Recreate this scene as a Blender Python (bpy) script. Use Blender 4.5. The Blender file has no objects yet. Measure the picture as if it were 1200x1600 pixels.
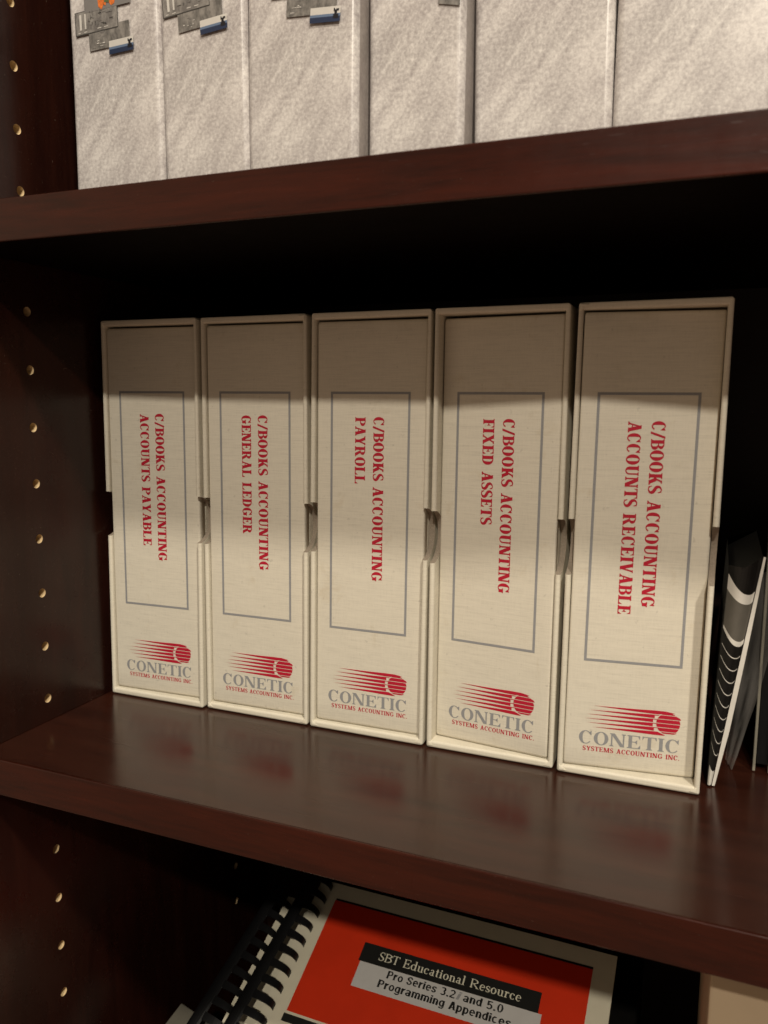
import bpy, bmesh, math, random
from mathutils import Vector, Matrix
from mathutils.geometry import delaunay_2d_cdt
random.seed(7)
SC = bpy.context.scene
COL = SC.collection
PI = math.pi

# ---------------------------------------------------------------- camera
cd = bpy.data.cameras.new('camera')
cam = bpy.data.objects.new('camera', cd)
COL.objects.link(cam)
SC.camera = cam
cd.sensor_fit = 'VERTICAL'
cd.sensor_height = 36.0
cd.sensor_width = 27.0
cd.lens = 1263.6 / 1600 * 36.0
cd.dof.use_dof = True              # a phone lens this close: slight softness off the row of cases
cd.dof.focus_distance = 0.46
cd.dof.aperture_fstop = 13
cd.clip_start = 0.02
cd.clip_end = 50
YAW, PITCH, ROLL = -0.3892, -0.1390, 0.0058
cam.location = (0.3585, -0.3017, 0.1926)
fw = Vector((math.sin(YAW) * math.cos(PITCH), math.cos(YAW) * math.cos(PITCH), math.sin(PITCH)))
rt = Vector((math.cos(YAW), -math.sin(YAW), 0))
up = rt.cross(fw)
r2 = rt * math.cos(ROLL) + up * math.sin(ROLL)
u2 = up * math.cos(ROLL) - rt * math.sin(ROLL)
cam.rotation_euler = Matrix((r2, u2, -fw)).transposed().to_euler()

# ---------------------------------------------------------------- room light
SC.view_settings.view_transform = 'Standard'
SC.view_settings.look = 'None'
SC.view_settings.exposure = 0
SC.view_settings.gamma = 1
SC.view_settings.use_curve_mapping = False
W = bpy.data.worlds.new('World')
SC.world = W
W.use_nodes = True
wt = W.node_tree
for n in list(wt.nodes):
    wt.nodes.remove(n)
wo = wt.nodes.new('ShaderNodeOutputWorld')
wb = wt.nodes.new('ShaderNodeBackground')
tc = wt.nodes.new('ShaderNodeTexCoord')
sx = wt.nodes.new('ShaderNodeSeparateXYZ')
wt.links.new(tc.outputs['Generated'], sx.inputs[0])
rx = wt.nodes.new('ShaderNodeValToRGB')           # the room: paler wall to the left, dim in front
mr = wt.nodes.new('ShaderNodeMapRange')
mr.inputs['From Min'].default_value = -1
mr.inputs['From Max'].default_value = 1
wt.links.new(sx.outputs['X'], mr.inputs['Value'])
wt.links.new(mr.outputs[0], rx.inputs[0])
e = rx.color_ramp.elements
e[0].position = 0.10; e[0].color = (0.62, 0.47, 0.32, 1)
e[1].position = 0.62; e[1].color = (0.125, 0.106, 0.083, 1)
e2 = rx.color_ramp.elements.new(0.34); e2.color = (0.27, 0.21, 0.15, 1)
fl = wt.nodes.new('ShaderNodeMapRange')            # warm carpet below the horizon
fl.inputs['From Min'].default_value = -.05
fl.inputs['From Max'].default_value = -.35
wt.links.new(sx.outputs['Z'], fl.inputs['Value'])
fm = wt.nodes.new('ShaderNodeMix')
fm.data_type = 'RGBA'
wt.links.new(fl.outputs[0], fm.inputs[0])
wt.links.new(rx.outputs[0], fm.inputs[6])
fm.inputs[7].default_value = (0.30, 0.19, 0.125, 1)
wt.links.new(fm.outputs[2], wb.inputs['Color'])
wb.inputs['Strength'].default_value = 1.0
wt.links.new(wb.outputs[0], wo.inputs[0])


def lamp(name, loc, power, radius, color):
    l = bpy.data.lights.new(name, 'POINT')
    l.energy = power
    l.shadow_soft_size = radius
    l.color = color
    o = bpy.data.objects.new(name, l)
    o.location = loc
    COL.objects.link(o)
    return o


lamp('room_lamp', (0.66, -1.62, 1.413), 98, 0.031, (1.0, 0.905, 0.755))
lamp('ceiling_lamp', (1.18, -1.07, 1.84), 148, 0.075, (1.0, 0.90, 0.745))


# ---------------------------------------------------------------- materials
class NT:
    def __init__(self, name):
        self.m = bpy.data.materials.new(name)
        self.m.use_nodes = True
        self.t = self.m.node_tree
        self.b = self.t.nodes['Principled BSDF']

    def n(self, typ, **kw):
        x = self.t.nodes.new(typ)
        for k, v in kw.items():
            setattr(x, k, v)
        return x

    def l(self, a, b):
        self.t.links.new(a, b)

    def coords(self, scale, kind='Object', rot=(0, 0, 0)):
        c = self.n('ShaderNodeTexCoord')
        mp = self.n('ShaderNodeMapping')
        mp.inputs['Scale'].default_value = scale
        src = c.outputs[kind]
        if any(rot):                       # turn first, stretch afterwards
            m0 = self.n('ShaderNodeMapping')
            m0.inputs['Rotation'].default_value = rot
            self.l(src, m0.inputs[0])
            src = m0.outputs[0]
        self.l(src, mp.inputs[0])
        return mp.outputs[0]

    def noise(self, scale, detail=3, rough=.5, vec=None, dist=0):
        x = self.n('ShaderNodeTexNoise')
        x.inputs['Scale'].default_value = scale
        x.inputs['Detail'].default_value = detail
        x.inputs['Roughness'].default_value = rough
        x.inputs['Distortion'].default_value = dist
        if vec:
            self.l(vec, x.inputs['Vector'])
        return x.outputs['Fac']

    def ramp(self, fac, stops):
        r = self.n('ShaderNodeValToRGB')
        el = r.color_ramp.elements
        while len(el) < len(stops):
            el.new(.5)
        for i, (p, c) in enumerate(stops):
            el[i].position = p
            el[i].color = (*c, 1)
        self.l(fac, r.inputs[0])
        return r.outputs[0]

    def mix(self, fac, a, b, mode='MIX'):
        x = self.n('ShaderNodeMix', data_type='RGBA', blend_type=mode)
        for s, v in ((0, fac), (6, a), (7, b)):
            if hasattr(v, 'is_linked'):
                self.l(v, x.inputs[s])
            elif s == 0:
                x.inputs[0].default_value = v
            else:
                x.inputs[s].default_value = (*v, 1)
        return x.outputs[2]

    def math(self, op, a, b):
        x = self.n('ShaderNodeMath', operation=op)
        for s, v in ((0, a), (1, b)):
            if hasattr(v, 'is_linked'):
                self.l(v, x.inputs[s])
            else:
                x.inputs[s].default_value = v
        return x.outputs[0]

    def bump(self, h, strength, dist=.0005):
        x = self.n('ShaderNodeBump')
        x.inputs['Strength'].default_value = strength
        x.inputs['Distance'].default_value = dist
        self.l(h, x.inputs['Height'])
        self.l(x.outputs[0], self.b.inputs['Normal'])

    def set(self, **kw):
        for k, v in kw.items():
            s = self.b.inputs[k.replace('_', ' ')]
            if hasattr(v, 'is_linked'):
                self.l(v, s)
            else:
                s.default_value = (*v, 1) if isinstance(v, tuple) and len(v) == 3 else v


def plain(name, col, rough=.5, spec=.5, var=.12, scale=60):
    m = NT(name)
    f = m.noise(scale, 4, .6, m.coords((1, 1, 1)))
    c = m.ramp(f, [(.25, tuple(x * (1 - var) for x in col)), (.75, tuple(min(1, x * (1 + var)) for x in col))])
    m.set(Base_Color=c, Roughness=rough)
    m.b.inputs['Specular IOR Level'].default_value = spec
    return m.m


def wood(name, scale, rough, lo=(.016, .0045, .003), hi=(.052, .015, .008), spec=.5):
    m = NT(name)
    v = m.coords(scale)
    f1 = m.noise(9, 6, .62, v, .6)
    f2 = m.noise(60, 3, .6, v)
    f = m.math('ADD', m.math('MULTIPLY', f1, .72), m.math('MULTIPLY', f2, .28))
    c = m.ramp(f, [(.3, lo), (.52, tuple((a + b) / 2 for a, b in zip(lo, hi))), (.74, hi)])
    cl = m.noise(3, 2, .5, m.coords((1, 1, 1)))
    c = m.mix(m.math('MULTIPLY', cl, .5), c, lo)
    sm = m.noise(14, 5, .7, m.coords((1, 1, 1)))
    rr = m.n('ShaderNodeMapRange')
    rr.inputs['From Min'].default_value = .3
    rr.inputs['From Max'].default_value = .7
    rr.inputs['To Min'].default_value = rough - .05
    rr.inputs['To Max'].default_value = rough + .07
    m.l(sm, rr.inputs['Value'])
    du = m.noise(900, 2, .5, m.coords((1, 1, 1)))
    dm = m.ramp(du, [(.735, (0, 0, 0)), (.78, (.55, .55, .55))])
    c = m.mix(dm, c, (.20, .16, .12))
    sr = m.noise(1, 2, .4, m.coords((14, 900, 900), 'Object', (0, 0, .12)))
    sm2 = m.math('MULTIPLY', m.ramp(sr, [(.70, (0, 0, 0)), (.74, (1, 1, 1))]), .10)
    m.set(Base_Color=c, Roughness=m.math('ADD', rr.outputs[0], sm2))
    m.b.inputs['Specular IOR Level'].default_value = spec
    m.bump(f2, .06, .0004)
    return m.m


def linen(name, col, bump=.5):
    m = NT(name)
    h = m.noise(1, 4, .7, m.coords((70, 70, 1500)))      # weft threads
    v = m.noise(1, 3, .65, m.coords((1900, 900, 160)))      # warp threads
    b = m.noise(28, 4, .6, m.coords((1, 1, 1)))
    f = m.math('ADD', m.math('MULTIPLY', h, .7), m.math('MULTIPLY', v, .3))
    c = m.ramp(f, [(.28, tuple(x * .84 for x in col)), (.5, col), (.72, tuple(min(.9, x * 1.09) for x in col))])
    c2 = m.mix(m.math('MULTIPLY', b, .16), c, tuple(x * .72 for x in col))
    oi = m.n('ShaderNodeObjectInfo')
    off = m.n('ShaderNodeVectorMath', operation='ADD')
    m.l(m.coords((1, 1, 1)), off.inputs[0])
    m.l(oi.outputs['Random'], off.inputs[1])
    st = m.noise(46, 5, .7, off.outputs[0], .4)
    c2 = m.mix(m.ramp(st, [(.60, (0, 0, 0)), (.78, (.42, .42, .42))]), c2, (col[0] * .70, col[1] * .60, col[2] * .45))
    sc = m.noise(330, 2, .5, off.outputs[0])
    c2 = m.mix(m.ramp(sc, [(.70, (0, 0, 0)), (.76, (.30, .30, .30))]), c2, tuple(x * .5 for x in col))
    m.set(Base_Color=c2, Roughness=.58)
    m.b.inputs['Specular IOR Level'].default_value = .35
    m.bump(f, bump, .0002)
    return m.m


M = {}
M['shelf'] = wood('shelf_mahogany', (1, 9, 9), .20)
M['edge'] = wood('shelf_edge_mahogany', (.8, 6, 9), .25, (.011, .0019, .0009), (.060, .0084, .0026), .36)
M['panel'] = wood('panel_mahogany', (9, 9, 1), .25, (.011, .0030, .0020), (.033, .0088, .0050), .32)
M['back'] = wood('back_mahogany', (9, 9, 1), .45, (.008, .003, .002), (.016, .006, .004), .2)
M['under'] = wood('shaded_underside', (1, 9, 9), .6, (.003, .0014, .001), (.005, .0022, .0016), .02)  # matt, with the underside's shade put into a near-black wood colour
M['rawwood'] = plain('raw_particle_board', (.62, .47, .27), .8, .2, .25, 900)
M['linen'] = linen('cream_linen_paper', (.69, .645, .54))
M['linen_spine'] = linen('cream_linen_spine', (.68, .635, .535), .4)
M['board'] = plain('grey_raw_board', (.30, .25, .20), .9, .1, .25, 1500)
M['pages'] = plain('page_edges', (.66, .62, .52), .85, .1, .1, 800)
M['red_ink'] = plain('crimson_ink', (.45, .010, .032), .55, .3, .1, 700)
M['grey_ink'] = plain('grey_blue_ink', (.27, .272, .28), .55, .3, .08, 700)
M['black_plastic'] = plain('black_plastic', (.006, .006, .0065), .30, .3, .2, 90)
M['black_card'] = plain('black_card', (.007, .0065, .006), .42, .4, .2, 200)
M['white_card'] = plain('white_card', (.66, .63, .58), .6, .3, .06, 200)
M['grey_card'] = plain('grey_card', (.11, .10, .085), .45, .4, .1, 200)
M['paper'] = plain('white_paper', (.60, .56, .44), .7, .25, .05, 60)
M['red_cover'] = plain('red_cover', (.57, .030, .0065), .38, .45, .08, 30)
M['black_ink'] = plain('black_ink', (.009, .009, .008), .5, .3, .1, 200)
M['label_grey'] = plain('pale_grey_label', (.50, .49, .48), .6, .3, .04, 120)
M['label_text'] = plain('cream_letters', (.62, .60, .48), .6, .3, .04, 200)
M['grey_cover'] = plain('grey_cover', (.085, .078, .062), .6, .3, .1, 60)
M['cream_card'] = plain('cream_card', (.40, .31, .21), .65, .3, .06, 20)


def mottle(name, lo, hi):
    m = NT(name)
    f1 = m.noise(560, 5, .70, m.coords((1, 1, 1)), .2)
    f2 = m.noise(1, 3, .55, m.coords((85, 85, 20), 'Object', (0, -.62, 0)), .5)
    f3 = m.noise(17, 3, .5, m.coords((1, 1, 1)))
    f = m.math('ADD', m.math('MULTIPLY', f1, .58), m.math('ADD', m.math('MULTIPLY', f2, .42), m.math('MULTIPLY', f3, .22)))
    c = m.ramp(f, [(.47, lo), (.60, tuple((a + b) * .5 for a, b in zip(lo, hi))), (.72, hi)])
    pk = m.noise(16, 3, .5, m.coords((1, 1, 1.3)))
    c = m.mix(m.math('MULTIPLY', pk, .35), c, (.46, .38, .40))
    m.set(Base_Color=c, Roughness=.30)
    m.b.inputs['Specular IOR Level'].default_value = .65
    return m.m


M['mottle'] = mottle('mottled_stone_print', (.29, .27, .265), (.71, .69, .66))
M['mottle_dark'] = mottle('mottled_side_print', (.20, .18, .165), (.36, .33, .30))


def screen(name, a, b, sc, rot=0):
    m = NT(name)
    f = m.noise(1, 3, .7, m.coords(sc, 'Object', (0, rot, 0)))
    c = m.ramp(f, [(.38, a), (.62, b)])
    m.set(Base_Color=c, Roughness=.32)
    return m.m


M['shot_a'] = screen('grey_screen_print', (.14, .13, .125), (.26, .245, .23), (260, 260, 160))
M['shot_b'] = screen('dark_screen_print', (.10, .095, .09), (.24, .225, .21), (220, 220, 120))
M['shot_c'] = plain('flat_grey_print', (.19, .18, .175), .35, .4, .08, 90)
M['shot_dark'] = plain('dark_frame_print', (.05, .048, .046), .4)
M['shot_pale'] = plain('pale_panel_print', (.55, .53, .50), .4)
M['shot_blue'] = plain('navy_print', (.018, .03, .07), .35)
M['shot_mid'] = plain('steel_blue_print', (.12, .17, .27), .35)
M['shot_ink'] = plain('dark_print', (.010, .010, .014), .35)
M['shot_orange'] = plain('orange_print', (.62, .16, .035), .4, .4, .5, 900)
M['shot_green'] = plain('green_print', (.10, .13, .06), .4)


def film_mat(name, tint, alpha, rough=.12):
    m = NT(name)
    f = m.noise(30, 4, .6, m.coords((1, 1, .4)))
    r = m.n('ShaderNodeMapRange')
    r.inputs['To Min'].default_value = alpha * .7
    r.inputs['To Max'].default_value = alpha * 1.3
    m.l(f, r.inputs['Value'])
    m.set(Base_Color=tint, Roughness=rough, Alpha=r.outputs[0])
    m.bump(f, .4, .002)
    return m.m


M['film'] = film_mat('clear_film', (.30, .28, .26), .17, .14)
M['clear'] = film_mat('clear_acrylic', (.52, .48, .39), .42, .10)


# ---------------------------------------------------------------- helpers
def link(name, me, mats, parent=None, loc=None):
    for m in (mats if isinstance(mats, (list, tuple)) else [mats]):
        me.materials.append(m)
    o = bpy.data.objects.new(name, me)
    COL.objects.link(o)
    if parent:
        o.parent = parent
    if loc:
        o.location = loc
    return o


def from_bm(name, bm, mats, parent=None, smooth=False):
    bmesh.ops.recalc_face_normals(bm, faces=bm.faces)
    me = bpy.data.meshes.new(name)
    bm.to_mesh(me)
    bm.free()
    if smooth:
        for p in me.polygons:
            p.use_smooth = True
    return link(name, me, mats, parent)


def empty(name, loc=(0, 0, 0), rot=(0, 0, 0)):
    o = bpy.data.objects.new(name, None)
    o.empty_display_size = .02
    COL.objects.link(o)
    o.location = loc
    o.rotation_euler = rot
    return o


def tag(o, label=None, cat=None, group=None, kind=None):
    if label: o['label'] = label
    if cat: o['category'] = cat
    if group: o['group'] = group
    if kind: o['kind'] = kind
    return o


def box_bm(x0, x1, y0, y1, z0, z1, bev=0, seg=2, bm=None):
    bm = bm or bmesh.new()
    r = bmesh.ops.create_cube(bm, size=1)
    vs = r['verts']
    for v in vs:
        v.co = Vector((x0 + (v.co.x + .5) * (x1 - x0), y0 + (v.co.y + .5) * (y1 - y0), z0 + (v.co.z + .5) * (z1 - z0)))
    if bev:
        es = list({ed for v in vs for ed in v.link_edges})
        bmesh.ops.bevel(bm, geom=es, offset=bev, segments=seg, profile=.5, affect='EDGES')
    return bm


def bx(name, x0, x1, y0, y1, z0, z1, m, parent=None, bev=0, seg=2):
    return from_bm(name, box_bm(x0, x1, y0, y1, z0, z1, bev, seg), m, parent)


def sheet(pts, bm=None):
    bm = bm or bmesh.new()
    bm.faces.new([bm.verts.new(p) for p in pts])
    return bm


# ---------------------------------------------------------------- serif lettering, drawn letter by letter
class Pen:
    """Letter outlines as overlapping quads in a unit cap height."""

    def __init__(s, T, t, s_):
        s.T, s.t, s.s = T, t, s_
        s.f = []

    def q(s, *p):
        s.f.append([tuple(a) for a in p])

    def rect(s, x0, y0, x1, y1):
        s.q((x0, y0), (x1, y0), (x1, y1), (x0, y1))

    def foot(s, x0, x1, y, d, sl=None, sr=None):
        """slab serif with brackets; d=+1 at the bottom, -1 at the top"""
        a = s.s if sl is None else sl
        b = s.s if sr is None else sr
        h = s.t * .85 * d
        s.rect(x0 - a, min(y, y + h), x1 + b, max(y, y + h))
        k = s.s * 1.0 * d
        if a: s.f.append([(x0 - a * .75, y + h), (x0 + .01, y + h), (x0 + .01, y + h + k)])
        if b: s.f.append([(x1 + b * .75, y + h), (x1 - .01, y + h), (x1 - .01, y + h + k)])

    def stem(s, x, y0=0, y1=1, w=None, bot=True, topf=True, **kw):
        w = w or s.T
        s.rect(x, y0, x + w, y1)
        if bot: s.foot(x, x + w, y0, 1)
        if topf: s.foot(x, x + w, y1, -1, **kw)

    def bar(s, x0, y0, x1, y1, w):
        """slanted stroke cut flat at both ends, w = horizontal width"""
        s.q((x0 - w / 2, y0), (x0 + w / 2, y0), (x1 + w / 2, y1), (x1 - w / 2, y1))

    def arc(s, cx, cy, rx, ry, a0, a1, thick, n=26):
        po = []
        for i in range(n + 1):
            a = math.radians(a0 + (a1 - a0) * i / n)
            nx, ny = math.cos(a) / rx, math.sin(a) / ry
            L = math.hypot(nx, ny)
            w = thick(a)
            x, y = cx + rx * math.cos(a), cy + ry * math.sin(a)
            po.append(((x, y), (x - nx / L * w, y - ny / L * w)))
        for (o0, i0), (o1, i1) in zip(po, po[1:]):
            s.q(o0, o1, i1, i0)

    def path(s, pts, n=8):
        """pts: (x, y, width); smooth stroke"""
        P = [pts[0]] + pts + [pts[-1]]
        out = []
        for i in range(1, len(P) - 2):
            for k in range(n):
                t = k / n
                c = []
                for d in range(3):
                    p0, p1, p2, p3 = P[i - 1][d], P[i][d], P[i + 1][d], P[i + 2][d]
                    c.append(.5 * (2 * p1 + (p2 - p0) * t + (2 * p0 - 5 * p1 + 4 * p2 - p3) * t * t + (3 * p1 - p0 - 3 * p2 + p3) * t ** 3))
                out.append(c)
        out.append(list(pts[-1]))
        sd = []
        for i, p in enumerate(out):
            a, b = out[max(0, i - 1)], out[min(len(out) - 1, i + 1)]
            dx, dy = b[0] - a[0], b[1] - a[1]
            L = math.hypot(dx, dy) or 1
            w = p[2] / 2
            sd.append(((p[0] - dy / L * w, p[1] + dx / L * w), (p[0] + dy / L * w, p[1] - dx / L * w)))
        for (l0, r0), (l1, r1) in zip(sd, sd[1:]):
            s.q(l0, l1, r1, r0)

    def both(s):
        return lambda a: s.t + (s.T * 1.08 - s.t) * abs(math.cos(a)) ** 1.4

    def left(s):
        return lambda a: s.t + (s.T * 1.08 - s.t) * max(0, -math.cos(a)) ** 1.3 + max(0, math.cos(a)) ** 3 * s.t * .5

    def round_c(s, w, y0=-.02, y1=1.02):
        h = (y1 - y0) / 2
        cy = (y0 + y1) / 2
        s.arc(w / 2, cy, w / 2, h, 42, 322, s.left())
        x = w * .94
        s.q((x, y1 - h * .72), (x, y1 - .005), (x - s.t * .7, y1 - .02), (x - s.T * .75, y1 - h * .36))

    def ess(s, w, h=1.0):
        T, t = s.T, s.t
        s.path([(w * .90, h * .78, t * .9), (w * .74, h * .95, t), (w * .46, h * .985 - t * .1, t * 1.1), (w * .16, h * .82, T * .72),
                (w * .24, h * .60, T * .98), (w * .52, h * .49, T * 1.1), (w * .82, h * .36, T * .98), (w * .86, h * .16, T * .72),
                (w * .54, h * .02 + t * .1, t * 1.1), (w * .24, h * .06, t), (w * .06, h * .24, t * .9)])
        s.q((w * .90, h * .66), (w * .90, h), (w * .84, h), (w * .80, h * .86))
        s.q((w * .08, h * .34), (w * .08, 0), (w * .14, 0), (w * .18, h * .14))


def glyph(ch, T, t, sf):
    g = Pen(T, t, sf)
    s = sf
    adv = 0
    if ch == ' ':
        return [], .36
    if ch == '/':
        g.bar(.03, -.06, .36, 1.04, t * 1.9); adv = .40
    elif ch == '.':
        g.arc(.10, .08, .085, .085, 0, 360, lambda a: .084, 12); adv = .2
    elif ch == 'A':
        w = .74
        g.bar(.13, 0, .36, 1, t * 1.25)
        g.bar(w - .16, 0, .37, 1.02, T * 1.08)
        g.rect(.2, .28, w - .22, .28 + t)
        g.foot(.13 - t * .6, .13 + t * .6, 0, 1)
        g.foot(w - .16 - T * .54, w - .16 + T * .54, 0, 1, s * .6, s * .6)
        adv = w
    elif ch in 'BPR':
        x = s
        g.stem(x, topf=False, bot=(ch != 'B'))
        g.foot(x, x + T, 1, -1, None, 0)
        if ch == 'B': g.foot(x, x + T, 0, 1, None, 0)
        bw = .52 if ch == 'B' else .55
        ym = .52 if ch == 'B' else .46
        c = x + T + .06
        rr = s + bw - c + .06
        g.rect(x + T - .01, 1 - t, c + .01, 1)
        g.rect(x + T - .01, ym - (0 if ch == 'B' else 0), c + .01, ym + t)
        g.arc(c, (1 + ym) / 2, rr, (1 - ym) / 2, 90, -90, g.both(), 16)
        if ch == 'B':
            g.rect(x + T - .01, 0, c + .01, t)
            g.arc(c, (ym + t) / 2, rr + .05, (ym + t) / 2, 90, -90, g.both(), 16)
        if ch == 'R':
            g.q((c - .02, ym + t * .4), (c + T * .75, ym + t * .9), (s + bw + .17, t * .2), (s + bw + .17 - T * 1.15, 0))
            g.rect(s + bw - T * .5, 0, s + bw + .19, t * .85)
        adv = s + bw + (.08 if ch == 'B' else .02 if ch == 'P' else .19)
    elif ch == 'C':
        g.round_c(.64); adv = .66
    elif ch == 'D':
        x = s
        g.stem(x, topf=False, bot=False)
        g.foot(x, x + T, 1, -1, None, 0); g.foot(x, x + T, 0, 1, None, 0)
        c = x + T + .02
        g.rect(x + T - .01, 1 - t, c + .01, 1); g.rect(x + T - .01, 0, c + .01, t)
        g.arc(c, .5, .72 - c, .5, 90, -90, g.both(), 20)
        adv = .74
    elif ch in 'EFL':
        x = s
        w = .60
        g.stem(x, topf=(ch == 'L'), bot=(ch == 'F'))
        if ch != 'L':
            g.foot(x, x + T, 1, -1, None, 0)
            g.rect(x + T - .01, 1 - t, w, 1)
            g.q((w, 1), (w - t * .5, 1), (w - s * 1.5, 1 - t), (w, .70))
            g.rect(x + T - .01, .5 - t / 2, w - .17, .5 + t / 2)
            g.q((w - .13, .34), (w - .13, .66), (w - .16, .66), (w - .16, .34))
            g.f.append([(w - .15, .36), (w - .15, .64), (w - .26, .5)])
        if ch != 'F':
            g.foot(x, x + T, 0, 1, None, 0)
            g.rect(x + T - .01, 0, w + .03, t)
            g.q((w + .03, 0), (w + .03, .32), (w - s * 1.5, t), (w - t * .5, 0))
        adv = w + (.05 if ch != 'F' else 0)
    elif ch == 'G':
        g.round_c(.66)
        xs = .66 - T * .95
        g.rect(xs, .06, xs + T, .44)
        g.foot(xs, xs + T, .46, -1, s, s * .7)
        adv = .74
    elif ch == 'I':
        g.stem(s); adv = T + 2 * s
    elif ch == 'K':
        g.stem(s)
        x = s + T
        g.bar(x + .02, .36, .58, 1, t * 1.5)
        g.bar(.62, 0, x + .10, .58, T * 1.12)
        g.foot(.55, .62, 1, -1); g.foot(.62 - T * .5, .62 + T * .5, 0, 1, s * .6, s * .6)
        adv = .78
    elif ch == 'M':
        g.stem(s, w=t * 1.2)
        x2 = .94 - T - s
        g.stem(x2)
        g.bar(.47, 0, s + t * .6 + T * .3, 1, T * 1.0)
        g.bar(.47, 0, x2 + t * .6, 1, t * 1.2)
        adv = .96
    elif ch == 'N':
        w = .76
        g.rect(s, 0, s + t * 1.25, 1); g.foot(s, s + t * 1.25, 0, 1)
        g.foot(s, s + t * 1.25, 1, -1, s, 0)
        xr = w - s - t * 1.25
        g.rect(xr, 0, xr + t * 1.25, 1); g.foot(xr, xr + t * 1.25, 1, -1)
        g.bar(xr + t * .6 - T * .25, 0, s + T * .45, 1, T * 1.2)
        adv = w + .01
    elif ch == 'O':
        g.arc(.35, .5, .35, .52, 0, 360, g.both(), 40); adv = .70
    elif ch == 'S':
        g.ess(.52); adv = .53
    elif ch == 'T':
        w = .66
        x = w / 2 - T / 2
        g.rect(x, 0, x + T, 1); g.foot(x, x + T, 0, 1)
        g.rect(0, 1 - t, w, 1)
        g.q((0, 1), (0, .70), (s * 1.3, 1 - t), (t, 1)); g.q((w, 1), (w, .70), (w - s * 1.3, 1 - t), (w - t, 1))
        adv = w
    elif ch == 'U':
        w = .70
        g.rect(s, .3, s + T, 1); g.foot(s, s + T, 1, -1)
        xr = w - s - t * 1.25
        g.rect(xr, .3, xr + t * 1.25, 1); g.foot(xr, xr + t * 1.25, 1, -1)
        cx = (s + xr + t * 1.25) / 2
        g.arc(cx, .31, cx - s, .33, 180, 360, lambda a: t + (T - t) * max(0, -math.cos(a)) + t * .2 * max(0, math.cos(a)), 18)
        adv = w + .01
    elif ch in 'VY':
        w = .72
        if ch == 'V':
            g.bar(w / 2 + .02, -.01, .16, 1, T * 1.08); g.bar(w / 2 + .03, 0, w - .12, 1, t * 1.3)
        else:
            g.bar(w / 2, .44, .16, 1, T * 1.05); g.bar(w / 2 + T * .3, .44, w - .12, 1, t * 1.3)
            g.rect(w / 2 - T / 2, 0, w / 2 + T / 2, .48); g.foot(w / 2 - T / 2, w / 2 + T / 2, 0, 1)
        g.foot(.16 - T * .52, .16 + T * .52, 1, -1, s * .6, s * .6); g.foot(w - .15, w - .09, 1, -1, s * .8, s * .8)
        adv = w
    elif ch == 'X':
        w = .74
        g.bar(w - .17, 0, .17, 1, T * 1.1); g.bar(.12, 0, w - .14, 1, t * 1.3)
        g.foot(w - .17 - T * .5, w - .17 + T * .5, 0, 1, s * .6, s * .6); g.foot(.17 - T * .5, .17 + T * .5, 1, -1, s * .6, s * .6)
        g.foot(.09, .15, 0, 1); g.foot(w - .17, w - .11, 1, -1)
        adv = w
    # ---- lower case (x height .66)
    elif ch in 'ceo':
        X = .66
        w = .46
        if ch == 'o':
            g.arc(.25, X / 2, .25, X / 2 + .015, 0, 360, g.both(), 24); adv = .52
        elif ch == 'c':
            g.arc(w / 2, X / 2, w / 2, X / 2 + .015, 48, 320, g.left(), 20)
            g.arc(w * .78, X * .80, .06, .06, 0, 360, lambda a: .059, 10); adv = .47
        else:
            g.arc(w / 2, X / 2, w / 2, X / 2 + .015, 0, 320, g.left(), 22)
            g.rect(.05, X * .5, w * .97, X * .5 + t); adv = .49
    elif ch == 'a':
        X = .66
        g.rect(.27, 0, .27 + T, X * .72)
        g.arc(.23, X * .68, .04 + T + .005 + .0, X * .32 + .015, 0, 165, lambda a: t * 1.3, 14)
        g.arc(.23, X * .27, .21, X * .28, 80, 285, lambda a: t + (T - t) * .8 * max(0, -math.cos(a)), 16)
        g.rect(.27, 0, .27 + T + .09, t); adv = .49
    elif ch == 'd':
        X = .66
        g.arc(.24, X / 2, .24, X / 2 + .01, 0, 360, g.left(), 24)
        g.rect(.38, 0, .38 + T, 1.04); g.rect(.30, 1.04 - t, .39, 1.04); g.rect(.38, 0, .38 + T + .07, t); adv = .58
    elif ch in 'il':
        h = .66 if ch == 'i' else 1.04
        g.rect(.08, 0, .08 + T, h); g.foot(.08, .08 + T, 0, 1, .06, .06); g.rect(.01, h - t, .09, h)
        if ch == 'i': g.arc(.08 + T / 2, .86, .075, .075, 0, 360, lambda a: .074, 10)
        adv = .18 + T
    elif ch in 'nru':
        X = .66
        if ch != 'u':
            g.rect(.07, 0, .07 + T, X); g.foot(.07, .07 + T, 0, 1, .06, .06); g.rect(0, X - t, .08, X)
        if ch == 'n':
            g.rect(.37, 0, .37 + T, X * .6); g.foot(.37, .37 + T, 0, 1, .06, .06)
            g.arc(.29, X * .6, .08 + T, X * .4 + .01, 0, 165, lambda a: t + (T - t) * max(0, math.cos(a)), 14); adv = .57
        if ch == 'r':
            g.arc(.27, X * .62, .13, X * .38 + .01, 40, 170, lambda a: t * 1.4, 10)
            g.arc(.35, X * .86, .06, .06, 0, 360, lambda a: .059, 10); adv = .42
        if ch == 'u':
            g.rect(.07, X * .3, .07 + T, X); g.rect(0, X - t, .08, X)
            g.rect(.37, 0, .37 + T, X); g.rect(.30, X - t, .38, X); g.rect(.37, 0, .37 + T + .07, t)
            g.arc(.07 + (.30 + T) / 2, X * .3, (.30 + T) / 2, X * .3 + .01, 180, 350, lambda a: t + (T - t) * max(0, -math.cos(a)), 14); adv = .58
    elif ch == 's':
        g.ess(.38, .66); adv = .40
    elif ch == 't':
        g.rect(.10, .08, .10 + T, .86); g.rect(.0, .66 - t, .30, .66)
        g.arc(.22, .12, .12, .13, 180, 320, lambda a: t * 1.2, 10); adv = .34
    return g.f, adv


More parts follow.
